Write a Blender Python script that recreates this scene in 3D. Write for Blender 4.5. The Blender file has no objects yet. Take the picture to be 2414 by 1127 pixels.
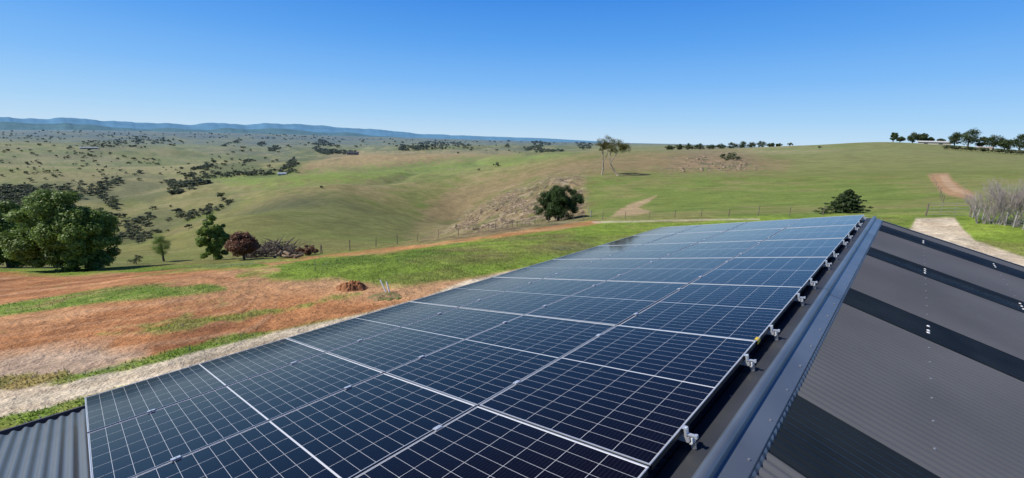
import bpy, math, random
import numpy as np
from mathutils import Vector, Matrix
random.seed(7); rng=np.random.default_rng(7)
scene=bpy.context.scene; col=scene.collection
F=1000.0; TH=math.radians(13.25); S,Cc=math.sin(TH),math.cos(TH); RO=math.atan(.03); rS,rC=math.sin(RO),math.cos(RO)
H0=5.4
# ------------------------------------------------------------ materials
def mat(name,color=(.5,.5,.5),rough=.6,metal=0,spec=.5):
    m=bpy.data.materials.new(name); m.use_nodes=True
    b=m.node_tree.nodes['Principled BSDF']
    b.inputs['Base Color'].default_value=(*color,1); b.inputs['Roughness'].default_value=rough
    b.inputs['Metallic'].default_value=metal; b.inputs['Specular IOR Level'].default_value=spec
    return m
def noisy(name,c1,c2,scale,rough=.7,metal=0,spec=.4,bump=0,detail=4,bscale=None):
    m=mat(name,c1,rough,metal,spec); nt=m.node_tree; b=nt.nodes['Principled BSDF']
    tc=nt.nodes.new('ShaderNodeTexCoord'); n=nt.nodes.new('ShaderNodeTexNoise'); n.inputs['Scale'].default_value=scale; n.inputs['Detail'].default_value=detail
    nt.links.new(tc.outputs['Object'],n.inputs['Vector'])
    r=nt.nodes.new('ShaderNodeValToRGB'); r.color_ramp.elements[0].position=.35; r.color_ramp.elements[1].position=.65
    r.color_ramp.elements[0].color=(*c1,1); r.color_ramp.elements[1].color=(*c2,1)
    nt.links.new(n.outputs['Fac'],r.inputs['Fac']); nt.links.new(r.outputs['Color'],b.inputs['Base Color'])
    if bump:
        bp=nt.nodes.new('ShaderNodeBump'); bp.inputs['Strength'].default_value=bump; bp.inputs['Distance'].default_value=.02
        nt.links.new(n.outputs['Fac'],bp.inputs['Height']); nt.links.new(bp.outputs['Normal'],b.inputs['Normal'])
    return m
def leafmat(name,tint=(1,1,1)):
    m=mat(name,(.08,.12,.03),.5,0,.35); nt=m.node_tree; b=nt.nodes['Principled BSDF']
    a=nt.nodes.new('ShaderNodeAttribute'); a.attribute_name='Col'
    nt.links.new(a.outputs['Color'],b.inputs['Base Color'])
    tr=nt.nodes.new('ShaderNodeBsdfTranslucent'); nt.links.new(a.outputs['Color'],tr.inputs['Color'])
    mx=nt.nodes.new('ShaderNodeMixShader'); mx.inputs[0].default_value=.35
    nt.links.new(b.outputs[0],mx.inputs[1]); nt.links.new(tr.outputs[0],mx.inputs[2]); nt.links.new(mx.outputs[0],nt.nodes['Material Output'].inputs['Surface'])
    return m
LEAF=leafmat('leaf')
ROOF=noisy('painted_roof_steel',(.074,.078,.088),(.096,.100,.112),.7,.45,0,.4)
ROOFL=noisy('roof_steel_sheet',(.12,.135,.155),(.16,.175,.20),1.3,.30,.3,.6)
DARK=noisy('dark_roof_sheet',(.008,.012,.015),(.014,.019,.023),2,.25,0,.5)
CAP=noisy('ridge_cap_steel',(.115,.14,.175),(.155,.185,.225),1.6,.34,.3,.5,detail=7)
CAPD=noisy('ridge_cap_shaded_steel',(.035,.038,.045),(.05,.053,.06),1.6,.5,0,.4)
ALU=mat('silver_aluminium',(.78,.79,.8),.35,.6)
RAILM=mat('rail_aluminium',(.7,.71,.73),.4,.6)
BLACK=mat('black_rubber',(.012,.012,.013),.5)
WHITE=mat('white_cap',(.8,.8,.8),.4)
YEL=mat('yellow_sticker',(.7,.5,.03),.5)
SCREW=mat('screw_grey',(.35,.36,.38),.35,.5)
WALL=noisy('wall_render',(.3,.28,.25),(.36,.34,.3),3)
BARK=noisy('bark',(.06,.045,.03),(.12,.09,.065),9,.85,bump=.5)
GUM=noisy('gum_bark',(.42,.36,.28),(.2,.16,.12),1.2,.8)
DEAD=noisy('dead_wood',(.09,.07,.055),(.20,.165,.14),6,.85)
BARE=noisy('bare_twigs',(.26,.22,.215),(.38,.33,.32),4,.85)
POST=noisy('post_timber',(.13,.10,.075),(.24,.2,.15),8,.85)
GREYPOST=noisy('grey_post',(.28,.26,.24),(.4,.38,.35),8,.8)
WIRE=mat('wire',(.30,.29,.27),.5,.4)
REDS=noisy('red_soil',(.36,.17,.08),(.19,.09,.05),3.5,.95,0,.1,bump=1)
BRS=noisy('brown_soil',(.32,.20,.12),(.15,.17,.06),2.5,.95,0,.1,bump=1)
ROCK=noisy('rock',(.36,.28,.19),(.15,.115,.09),.5,.9,0,.2)
LOG=noisy('sawn_log',(.30,.21,.13),(.13,.095,.065),5,.8)
# ------------------------------------------------------------ helpers
def tag(o,label=None,cat=None,group=None,kind=None):
    if label:o['label']=label
    if cat:o['category']=cat
    if group:o['group']=group
    if kind:o['kind']=kind
    return o
def empty(name,loc,label=None,cat=None,group=None,M=None):
    o=bpy.data.objects.new(name,None); col.objects.link(o); o.empty_display_size=.1
    if M is not None:o.matrix_world=M
    else:o.location=loc
    return tag(o,label,cat,group)
def link(name,me,parent=None,M=None):
    o=bpy.data.objects.new(name,me); col.objects.link(o)
    if parent:o.parent=parent
    if M is not None:o.matrix_local=M
    return o
class MB:
    def __init__(s): s.v=[];s.f=[]
    def add(s,vs,fs,c=None):
        n=len(s.v); s.v+= [tuple(p) for p in vs]; s.f+=[tuple(i+n for i in f) for f in fs]
    def box(s,c,sz,R=None):
        hx,hy,hz=[k/2 for k in sz]; vs=[]
        for x in(-hx,hx):
            for y in(-hy,hy):
                for z in(-hz,hz):
                    p=Vector((x,y,z)); p=R@p if R else p
                    vs.append(p+Vector(c))
        s.add(vs,[(0,1,3,2),(4,6,7,5),(0,4,5,1),(2,3,7,6),(0,2,6,4),(1,5,7,3)])
    def tube(s,pts,rad,n=8,cap=True):
        pts=[Vector(p) for p in pts]; base=len(s.v)
        if not hasattr(rad,'__len__'): rad=[rad]*len(pts)
        for i,p in enumerate(pts):
            t=(pts[min(i+1,len(pts)-1)]-pts[max(i-1,0)]).normalized()
            a=t.cross(Vector((.3,.1,1)) if abs(t.z)<.9 else Vector((1,0,0))).normalized(); b=t.cross(a)
            for k in range(n):
                w=2*math.pi*k/n; s.v.append(tuple(p+(a*math.cos(w)+b*math.sin(w))*rad[i]))
        for i in range(len(pts)-1):
            for k in range(n):
                s.f.append((base+i*n+k,base+i*n+(k+1)%n,base+(i+1)*n+(k+1)%n,base+(i+1)*n+k))
        if cap:
            s.f.append(tuple(base+k for k in range(n))); s.f.append(tuple(base+(len(pts)-1)*n+k for k in reversed(range(n))))
    def mesh(s,name,m,smooth=False):
        me=bpy.data.meshes.new(name); me.from_pydata(s.v,[],s.f); me.materials.append(m)
        if smooth: me.polygons.foreach_set('use_smooth',[True]*len(me.polygons))
        me.update(); return me
    def build(s,name,m,parent=None,smooth=False,M=None): return link(name,s.mesh(name,m,smooth),parent,M)
def npmesh(name,V,Fq,m,C=None,smooth=False):
    me=bpy.data.meshes.new(name); nv=len(V); nf,k=Fq.shape
    me.vertices.add(nv); me.vertices.foreach_set('co',np.asarray(V,dtype=np.float32).ravel())
    me.loops.add(nf*k); me.loops.foreach_set('vertex_index',Fq.astype(np.int32).ravel())
    me.polygons.add(nf); me.polygons.foreach_set('loop_start',np.arange(0,nf*k,k,dtype=np.int32))
    me.update(calc_edges=True)
    if smooth: me.polygons.foreach_set('use_smooth',np.ones(nf,dtype=bool))
    if C is not None:
        at=me.color_attributes.new('Col','FLOAT_COLOR','POINT')
        at.data.foreach_set('color',np.concatenate([C,np.ones((nv,1))],1).astype(np.float32).ravel())
    me.materials.append(m); me.validate(); return me
def vnoise(x,y,seed=0):
    xi=np.floor(x).astype(np.int64); yi=np.floor(y).astype(np.int64); fx=x-xi; fy=y-yi
    fx=fx*fx*(3-2*fx); fy=fy*fy*(3-2*fy)
    def h(a,b):
        n=(a*374761393+b*668265263+seed*1442695041)&0xffffffff
        n=((n^(n>>13))*1274126177)&0xffffffff
        return ((n^(n>>16))&0xffff)/65535.0
    return (h(xi,yi)*(1-fx)+h(xi+1,yi)*fx)*(1-fy)+(h(xi,yi+1)*(1-fx)+h(xi+1,yi+1)*fx)*fy
def fbm(x,y,o=4,seed=0):
    r=0;a=.5;t=0
    for i in range(o): r=r+a*vnoise(x*2**i+17.3*i,y*2**i+9.1*i,seed+i); t+=a; a*=.5
    return r/t
# ------------------------------------------------------------ camera geometry (pitch and a slight roll)
def ray(x,y):
    u0=x-1207.; v0=563.-y; u=u0*rC-v0*rS; v=u0*rS+v0*rC
    return Vector((u,F*Cc+v*S,v*Cc-F*S))
def hory(x): return 325.+(x-1207)*.03
def at_az(x,y): q=ray(x,y); return math.atan2(q.x,q.y), q.z/math.hypot(q.x,q.y)
def colaz(x): return at_az(x,hory(x))[0]
def proj(X,Y,Z):
    dep=Y*Cc-Z*S; up=Y*S+Z*Cc; dep=np.maximum(dep,1e-3); u=F*X/dep; v=F*up/dep
    return 1207+u*rC+v*rS, 563-(-u*rS+v*rC)
# ------------------------------------------------------------ terrain
Ld=[45,110,260,420,750,1100,1500,2200,3200,5200,9000,40000]
cols={
-260:[640,605,575,560,490,480,398,385,335,338,318,298],
0:   [640,605,575,565,488,490,390,388,334,338,310,300],
150: [636,615,585,580,474,488,394,390,336,340,308,302],
300: [625,640,568,606,462,486,396,390,340,342,310,306],
380: [620,645,548,596,446,480,394,392,345,343,311,308],
450: [612,650,524,575,434,462,388,392,348,345,312,310],
560: [606,645,488,520,424,446,384,390,348,345,314,312],
650: [602,636,492,476,414,434,380,390,350,345,316,315],
800: [588,620,510,460,404,422,360,380,348,345,320,320],
1000:[560,592,545,510,402,418,360,380,340,344,326,325],
1090:[550,562,510,530,392,410,358,376,340,343,328,328],
1190:[535,548,454,495,378,396,356,372,340,342,331,331],
1300:[526,520,414,442,364,382,351,362,343,341,334,334],
1400:[519,497,413,424,358,376,350,358,345,341,336,335],
1600:[512,492,413,424,358,370,354,352,344,341,340,339],
1850:[508,488,411,414,372,360,341,358,358,352,350,348],
2080:[503,480,409,402,368,348,330,360,360,358,356,354],
2250:[500,472,410,398,371,356,339,365,365,362,360,360],
2414:[500,465,410,396,378,370,352,368,368,366,364,364],
2700:[500,462,410,396,384,378,362,380,378,376,376,374]}
NA=1000; az_g=np.radians(np.linspace(-66,66,NA))
d_g=np.concatenate([np.exp(np.linspace(math.log(2),math.log(8),20,endpoint=False)),np.exp(np.linspace(math.log(8),math.log(60),300,endpoint=False)),
   np.exp(np.linspace(math.log(60),math.log(1700),400,endpoint=False)),np.exp(np.linspace(math.log(1700),math.log(40000),150))])
xs=np.array(sorted(cols))
def kern(k): w=np.exp(-np.linspace(-2,2,k)**2); return w/w.sum()
def smooth(a,k):
    p=len(k)//2; return np.convolve(np.pad(a,p,mode='edge'),k,mode='valid')
layers=[]; lds=[]
for z,d in((-H0,2),(-H0-.1,12),(-H0-.9,22)):
    layers.append(np.full(NA,z/d)); lds.append(d)
for j,d in enumerate(Ld):
    at_=[at_az(k,cols[k][j]) for k in xs]
    layers.append(smooth(np.interp(az_g,[a for a,t in at_],[t for a,t in at_]),kern(51))); lds.append(d)
layers=np.array(layers); lds=np.array(lds)
NL=1400; lg=np.linspace(math.log(2),math.log(40000),NL); dl=np.exp(lg)
TEg=np.empty((len(d_g),NA)); zl=layers*lds[:,None]; kk=kern(55)
for i in range(NA):
    t1=np.interp(lg,np.log(lds),layers[:,i]); t2=np.interp(dl,lds,zl[:,i])/dl
    w=np.clip((lg-math.log(30))/(math.log(60)-math.log(30)),0,1)
    TEg[:,i]=np.interp(np.log(d_g),lg,smooth(t1*w+t2*(1-w),kk))
AZ,D=np.meshgrid(az_g,d_g); X=D*np.sin(AZ); Y=D*np.cos(AZ)
Z=TEg*D
far=np.clip((D-70)/180,0,1)
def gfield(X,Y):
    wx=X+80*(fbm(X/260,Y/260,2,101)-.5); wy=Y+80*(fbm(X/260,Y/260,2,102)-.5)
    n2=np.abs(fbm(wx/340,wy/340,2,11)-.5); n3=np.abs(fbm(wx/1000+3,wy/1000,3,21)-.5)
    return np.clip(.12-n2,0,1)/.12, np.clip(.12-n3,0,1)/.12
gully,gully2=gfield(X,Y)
n1=fbm(X/520,Y/520,3,3)-.5
left=np.clip((math.radians(12)-AZ)/math.radians(16),0,1)*.85+.15
amp=far*np.clip(1.2-D/9000,.2,1)*left
sm=lambda t:t*t*(3-2*t)
Z+=amp*(np.minimum(D,1500)*.014*n1 - np.minimum(D,1100)*.008*sm(gully) - np.clip(D-700,0,2500)*.013*sm(gully2))
Z+=amp*np.minimum(D,900)*.0022*(fbm(X/35,Y/35,4,33)-.5)*2
Z+=(1-far)*(fbm(X/3,Y/3,4,5)-.5)*.22*np.clip((D-6)/6,0,1)
def sdf(px,py,poly):
    P=np.array(poly,float); n=len(P); dm=np.full(px.shape,1e9); ins=np.zeros(px.shape,bool)
    for i in range(n):
        a=P[i];b=P[(i+1)%n]; e=b-a; L=(e@e)+1e-9
        t=np.clip(((px-a[0])*e[0]+(py-a[1])*e[1])/L,0,1)
        dm=np.minimum(dm,np.hypot(px-a[0]-t*e[0],py-a[1]-t*e[1]))
        if a[1]!=b[1]:
            c=((a[1]>py)!=(b[1]>py))&(px<(b[0]-a[0])*(py-a[1])/(b[1]-a[1])+a[0]); ins^=c
    return np.where(ins,dm,-dm)
PX,PY=proj(X,Y,Z)
KN=[(1560,400),(1590,376),(1640,364),(1750,364),(1800,400),(1700,407)]; SP=[(1000,560),(1090,505),(1180,452),(1300,410),(1376,408),(1386,515),(1200,540)]
kw=np.clip(sdf(PX,PY,KN)/30+.2,0,1)*(D>300)*(D<1000); sw=np.clip(sdf(PX,PY,SP)/20+.3,0,1)*(D<330)*(D>70)
Z+=kw*((fbm(X/34,Y/34,4,55)-.5)*10+1.5)
Z+=sw*((fbm(X/9,Y/9,4,56)-.5)*2.6-1.8*np.clip(.09-np.abs(fbm(X/26,Y/26,3,57)-.5),0,1)/.09)
GX,GY,GZ=X,Y,Z
def col_te(az):
    fi=(az-az_g[0])/(az_g[1]-az_g[0]); i=int(np.clip(fi,0,NA-2)); f=fi-i
    return (GZ[:,i]*(1-f)+GZ[:,i+1]*f)
def zat(x,y):
    az=math.atan2(x,y); d=math.hypot(x,y); return float(np.interp(d,d_g,col_te(az)))
def gp(x,y,dmin=6):
    az,te=at_az(x,y)
    zc=col_te(az); t=zc/d_g; ok=np.where((t>=te)&(d_g>dmin))[0]
    if len(ok)==0: return None
    k=ok[0]
    if k==0: d=d_g[0]
    else:
        a,b=t[k-1]-te,t[k]-te; f=-a/(b-a) if b!=a else 0; d=d_g[k-1]+(d_g[k]-d_g[k-1])*min(max(f,0),1)
    return Vector((d*math.sin(az),d*math.cos(az),H0+float(np.interp(d,d_g,zc))))
def at(x,d,y=None):
    az=colaz(x) if y is None else at_az(x,y)[0]; zc=col_te(az)
    return Vector((d*math.sin(az),d*math.cos(az),H0+float(np.interp(d,d_g,zc))))
def crest(x,d0,d1):
    az=colaz(x); zc=col_te(az); t=np.where((d_g>d0)&(d_g<d1),zc/d_g,-9); k=int(np.argmax(t)); d=d_g[k]
    return Vector((d*math.sin(az),d*math.cos(az),H0+float(zc[k])))
def depth(P): return P.y*Cc-(P.z-H0)*S
PX,PY=proj(GX,GY,GZ)
nA=fbm(GX/2.2,GY/2.2,5,31)-.5; nB=fbm(GX/.5,GY/.5,3,41)-.5; nC=fbm(GX/9,GY/9,4,51)-.5
nD=fbm(GX/60,GY/60,5,61)-.5; nE=fbm(GX/14,GY/14,4,71)-.5; nF=fbm(GX/300,GY/300,5,81)-.5; nG=fbm(GX/4.5,GY/4.5,4,77)-.5
def lerp(C,c,w): return C*(1-w[...,None])+np.array(c)*w[...,None]
def m(poly,soft,na=0,noise=None):
    s=sdf(PX,PY,poly)
    if noise is not None: s=s+noise*na
    return np.clip(s/soft+.5,0,1),s
C=np.zeros(GX.shape+(3,))
C[:]=(.205,.195,.065)
C=lerp(C,(.155,.195,.045),np.clip(.3+nD*4,0,1))
C=lerp(C,(.26,.205,.10),np.clip(nF*5+nE*2+.1,0,1)*.8)
w=np.clip((D-500)/400,0,1); C=lerp(C,(.20,.235,.085),w*.7*np.clip(.6+nF*3,0,1)); C=lerp(C,(.30,.26,.13),w*.6*np.clip(nF*5-nD*3,0,1))
w,_=m([(690,415),(720,385),(800,358),(1090,356),(1330,362),(1080,390),(860,408)],14,20,nE); C=lerp(C,(.34,.255,.13),w*.9)
w,_=m([(480,420),(650,410),(900,394),(1150,370),(1330,357),(1345,364),(1200,388),(1030,405),(800,425),(600,440)],20,40,nE); C=lerp(C,(.175,.24,.05),w*.9)
w,_=m([(560,500),(760,490),(980,460),(1000,560),(700,600),(430,610),(300,600),(400,560)],30,60,nE); C=lerp(C,(.18,.18,.06),w*.6)
w,_=m([(1060,445),(1250,395),(1400,366),(1650,352),(1700,352),(1870,383),(1882,409),(1380,413),(1300,415),(1180,462),(1030,545),(960,560),(1000,490)],26,40,nE); C=lerp(C,(.245,.185,.095),w*.85)
w,_=m([(1850,408),(1880,375),(2080,328),(2414,350),(2500,380),(2500,410)],12,24,nE); C=lerp(C,(.20,.21,.07),w*.8)
C=lerp(C,(.11,.15,.045),far*np.clip(gully*1.5-.7,0,1)*.5*left)  # gully shading painted into the ground colour as a darker green
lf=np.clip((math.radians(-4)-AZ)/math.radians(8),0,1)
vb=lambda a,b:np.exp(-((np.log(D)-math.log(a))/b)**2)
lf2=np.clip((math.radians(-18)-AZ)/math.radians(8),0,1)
C=lerp(C,(.085,.095,.045),lf2*np.clip(vb(400,.16)*1.1+nE*.5,0,1)*.75); C=lerp(C,(.09,.105,.05),lf*np.clip(vb(1020,.12)+nD*.6-.1,0,1)*.7); C=lerp(C,(.11,.125,.065),lf*np.clip(vb(2000,.12)+nD*.6-.1,0,1)*.6)  # valley shade and scrub painted as dark ground bands behind the crests
C*= (1+ (nE*.45+nG*.5*np.clip(300/D,0,1))*far)[...,None]
w,_=m([(1000,560),(1090,510),(1180,456),(1300,412),(1376,410),(1386,515),(1200,540)],20,30,nE)
C=lerp(C,(.25,.185,.105),w*.9); C=lerp(C,(.13,.15,.05),w*np.clip(nC*6,0,1)*.7); C=lerp(C,(.34,.27,.18),w*np.clip(nG*9-.4,0,1)*.85)
C=lerp(C,(.10,.075,.055),w*np.clip((fbm(GX/1.6,GY/1.6,3,91)-.54)*9,0,1)*.8)
w,_=m(KN,34,40,nE+nD); C=lerp(C,(.255,.175,.105),w*.7); C=lerp(C,(.11,.115,.06),w*np.clip(nE*9+.1,0,1)*.8); C=lerp(C,(.36,.27,.18),w*np.clip(nG*9-.3,0,1)*.6)
w,_=m([(1394,415),(1700,411),(2190,411),(2600,405),(2600,640),(1380,640),(1396,515)],24,80,nG+nE*.5); C=lerp(C,(.165,.22,.048),w*.92); C=lerp(C,(.24,.22,.085),w*np.clip(nE*4+nD*2+.05,0,1)*.7); C=lerp(C,(.11,.165,.035),w*np.clip(nG*5-.2,0,1)*.5)
pad=[(380,628),(560,620),(700,608),(900,590),(1200,550),(1400,522),(1800,510),(2500,500),(2700,900),(1000,1000),(-400,1000),(-400,640)]
w,_=m(pad,6,5,nA); C=lerp(C,(.185,.26,.04),w); C=lerp(C,(.235,.275,.065),w*np.clip(nC*5,0,1)*.8); C=lerp(C,(.105,.165,.03),w*np.clip(nG*6,0,1)*.7)
C=lerp(C,(.26,.19,.09),w*np.clip((nE+nG*.6)*7-1.4,0,1)*.5); C=lerp(C,(.13,.13,.10),w*np.clip((nC-nA*.6)*7-.9,0,1)*.5)
near=np.clip(60/D,0,1)
dirt=[(-400,642),(0,641),(130,645),(330,641),(640,626),(655,634),(560,652),(640,662),(700,660),(800,655),(880,672),(1000,668),(1150,648),(1215,643),(1160,668),(1000,705),(930,722),(800,752),(620,785),(330,852),(0,905),(-400,960)]
dm,ds=m(dirt,10,26,nA)
i1,s1=m([(-200,740),(0,714),(120,698),(300,676),(480,668),(532,680),(430,697),(200,722),(0,746),(-200,780)],8,26,nA)
i2,s2=m([(220,788),(350,768),(590,732),(740,712),(860,684),(850,696),(700,728),(500,758),(280,800)],8,44,nA+nB*.5)
i3,s3=m([(-200,925),(0,896),(200,880),(340,844),(450,812),(600,780),(640,780),(520,815),(360,862),(220,890),(0,912),(-200,945)],8,24,nA+nB)
i5,s5=m([(-200,1020),(0,985),(100,962),(190,938),(300,905),(240,935),(190,960),(0,1020),(-200,1080)],6,24,nA+nB)
gr=np.maximum.reduce([i1,i2*.8,i3,i5])
tr,ts=m([(600,618),(900,587),(1200,548),(1400,519),(1420,526),(1200,557),(900,598),(760,606),(640,628)],4,10,nA)
dm=np.maximum(dm,tr*.85)
dm=dm*(1-.85*np.clip((nC+nA*.5)*7-1.8,0,1))
base=np.zeros_like(C); base[:]=(.44,.205,.09)
base=lerp(base,(.32,.14,.065),np.clip(nA*3+nC*2,0,1)); base=lerp(base,(.50,.31,.17),np.clip(-nC*5+.05,0,1)*.8)
rr=sdf(PX,PY,[(-900,790),(0,716),(300,678),(500,668),(540,680),(430,697),(200,722),(0,748),(-900,850)])
rut=np.zeros_like(rr)
for c0,w0,ph in((-15,4,1),(-27,3,.6),(-45,9,.6),(-64,4,.9),(-88,10,.6),(-118,7,.7)):
    rut=np.maximum(rut,ph*np.exp(-((rr+nG*12+nE*70-c0)/w0)**2)*np.clip(.55+nC*3.5,0,1))
rut=np.clip(rut,0,1)*near; inr=np.clip((-rr+nA*10)/8,0,1)
base=lerp(base,(.22,.095,.045),rut*inr*.65); rut2=np.clip(np.roll(rut,5,0)-rut,0,1); base=lerp(base,(.54,.35,.22),rut2*.6)
base=lerp(base,(.18,.19,.06),np.clip((nB+nA)*5-1.3,0,1)*.5)
C=C*(1-dm[...,None])+base*dm[...,None]
GZ-= rut*inr*dm*.04
g=[]; G1=[(-400,1000),(0,912),(200,888),(340,860),(640,784),(860,738),(1000,700),(1100,660),(1300,620),(1300,700),(1000,740),(700,860),(200,960),(0,990),(-400,1060)]
for poly,so,na in((G1,5,7),
   ([(-300,870),(0,832),(130,812),(262,800),(250,826),(330,842),(200,876),(0,893),(-300,935)],50,70),
   ([(2160,515),(2250,513),(2268,540),(2300,568),(2414,605),(2500,640),(2500,760),(2090,570),(2150,535)],5,8),
   ([(1395,522),(1600,517),(1790,514),(1790,518),(1600,521),(1400,526)],3,2)):
    a,_=m(poly,so,na,nA if poly is G1 else nA+nC); g.append(a)
g[1]=g[1]*.75; g[3]=g[3]*.6
gv=np.maximum.reduce(g); gv2=g[1]*(1-g[0])
gb=np.zeros_like(C); gb[:]=(.55,.47,.35); gb=lerp(gb,(.46,.375,.27),np.clip(nA*4,0,1)); gb=lerp(gb,(.44,.35,.27),gv2)
sg1=sdf(PX,PY,G1); gb=lerp(gb,(.42,.33,.235),np.exp(-((sg1-22+nG*6)/5)**2)*.6)
C=C*(1-gv[...,None])+gb*gv[...,None]
grn=np.zeros_like(C); grn[:]=(.16,.24,.04); grn=lerp(grn,(.23,.25,.07),np.clip(nB*5,0,1)*.7); grn=lerp(grn,(.32,.19,.10),np.clip(nA*6-.5,0,1)*.6)
C=C*(1-gr[...,None])+grn*gr[...,None]
w,_=m([(1440,510),(1465,490),(1500,475),(1548,461),(1530,476),(1505,490),(1542,499),(1500,507)],4,8,nA); C=lerp(C,(.42,.30,.18),w*.85)
TRK=[(2188,412),(2205,409),(2236,409),(2246,424),(2264,438),(2298,455),(2294,469),(2262,465),(2234,459),(2214,448),(2200,430)]
w,_=m(TRK,6,10,nG); C=lerp(C,(.40,.235,.135),w*.85); w2,_=m([(2215,412),(2232,411),(2244,430),(2262,445),(2290,458),(2288,463),(2250,452),(2226,436)],4,6,nG); C=lerp(C,(.47,.33,.21),w2*.7)
wood=[[(-100,470),(0,440),(100,440),(240,425),(330,405),(430,432),(500,428),(430,455),(300,478),(120,490)],
 [(280,560),(300,520),(350,500),(470,498),(560,470),(540,490),(430,525),(330,575)],
 [(440,405),(520,370),(600,352),(720,350),(840,358),(780,372),(700,392),(620,412),(520,412)],
 [(880,352),(1000,335),(1120,340),(1240,330),(1400,340),(1390,352),(1250,362),(1080,350),(960,356)],
 [(-100,312),(200,305),(700,318),(1200,326),(1450,334),(1450,341),(1100,336),(700,330),(350,322),(100,330),(-100,328)],
 [(180,335),(330,322),(420,330),(340,345),(230,350)],[(520,345),(560,330),(760,330),(800,345),(640,356)]]
for k,p in enumerate(wood):
    w,_=m(p,16,34,nE+nD); C=lerp(C,(.10,.115,.055),w*(.75 if k==4 else .6)*np.clip(.8+nD*4,0,1))
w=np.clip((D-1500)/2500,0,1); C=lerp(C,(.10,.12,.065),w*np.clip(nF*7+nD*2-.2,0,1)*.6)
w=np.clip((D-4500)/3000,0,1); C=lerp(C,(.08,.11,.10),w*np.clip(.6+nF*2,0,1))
C=lerp(C,(.21,.32,.45),1-np.exp(-D/22000.))  # aerial haze painted into the ground colour, bluer with distance
C*= (1+.6*nB*np.clip(40/D,0,1))[...,None]
C=np.clip(C,.01,.8)
def groundmat():
    mt=mat('ground_cover',(.2,.2,.1),.95,0,.1); nt=mt.node_tree; b=nt.nodes['Principled BSDF']
    a=nt.nodes.new('ShaderNodeAttribute'); a.attribute_name='Col'
    geo=nt.nodes.new('ShaderNodeNewGeometry'); cur=a.outputs['Color']
    for sc,lo,hi in((26,.62,1.42),(6,.76,1.24),(.8,.8,1.2),(.12,.84,1.16)):
        n=nt.nodes.new('ShaderNodeTexNoise'); n.inputs['Scale'].default_value=sc; n.inputs['Detail'].default_value=5; n.inputs['Roughness'].default_value=.65
        nt.links.new(geo.outputs['Position'],n.inputs['Vector'])
        mr=nt.nodes.new('ShaderNodeMapRange'); mr.inputs[1].default_value=.32; mr.inputs[2].default_value=.68; mr.inputs[3].default_value=lo; mr.inputs[4].default_value=hi
        nt.links.new(n.outputs['Fac'],mr.inputs[0])
        v=nt.nodes.new('ShaderNodeVectorMath'); v.operation='SCALE'; nt.links.new(cur,v.inputs[0]); nt.links.new(mr.outputs[0],v.inputs['Scale']); cur=v.outputs[0]
        if sc==6: nb=n
        if sc==.8: nb2=n
    nt.links.new(cur,b.inputs['Base Color'])
    bp=nt.nodes.new('ShaderNodeBump'); bp.inputs['Strength'].default_value=.7; bp.inputs['Distance'].default_value=.12
    nt.links.new(nb.outputs['Fac'],bp.inputs['Height'])
    bq=nt.nodes.new('ShaderNodeBump'); bq.inputs['Strength'].default_value=.55; bq.inputs['Distance'].default_value=.6
    nt.links.new(nb2.outputs['Fac'],bq.inputs['Height']); nt.links.new(bp.outputs['Normal'],bq.inputs['Normal']); nt.links.new(bq.outputs['Normal'],b.inputs['Normal'])
    return mt
GM=groundmat()
R_,K_=GX.shape; idx=np.arange(R_*K_).reshape(R_,K_)
quads=np.stack([idx[:-1,:-1],idx[:-1,1:],idx[1:,1:],idx[1:,:-1]],-1).reshape(-1,4)
def fm(a): return a[:-1,:-1].reshape(-1)
cls=np.zeros(len(quads),int)
cls[fm((dm>.5)&(gr<.5))]=1; cls[fm((gv>.5)&(gr<.5))]=2; cls[fm(D>420)&(cls==0)]=3
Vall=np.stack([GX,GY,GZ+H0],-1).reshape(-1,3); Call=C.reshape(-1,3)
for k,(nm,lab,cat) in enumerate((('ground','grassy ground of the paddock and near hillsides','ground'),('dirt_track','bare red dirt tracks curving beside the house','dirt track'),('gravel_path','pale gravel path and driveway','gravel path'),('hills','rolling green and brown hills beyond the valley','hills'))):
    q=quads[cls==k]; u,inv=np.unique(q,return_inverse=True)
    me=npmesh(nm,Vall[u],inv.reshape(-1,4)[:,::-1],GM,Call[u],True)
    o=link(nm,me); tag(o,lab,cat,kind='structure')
prof=[(-400,285),(-200,280),(0,276),(60,279),(150,277),(230,283),(330,290),(390,288),(450,291),(520,289),(580,291),(620,289),(700,294),(760,297),(830,300),(900,306),(950,310),(1000,316),(1080,318),(1200,322),(1300,327),(1420,333)]
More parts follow.
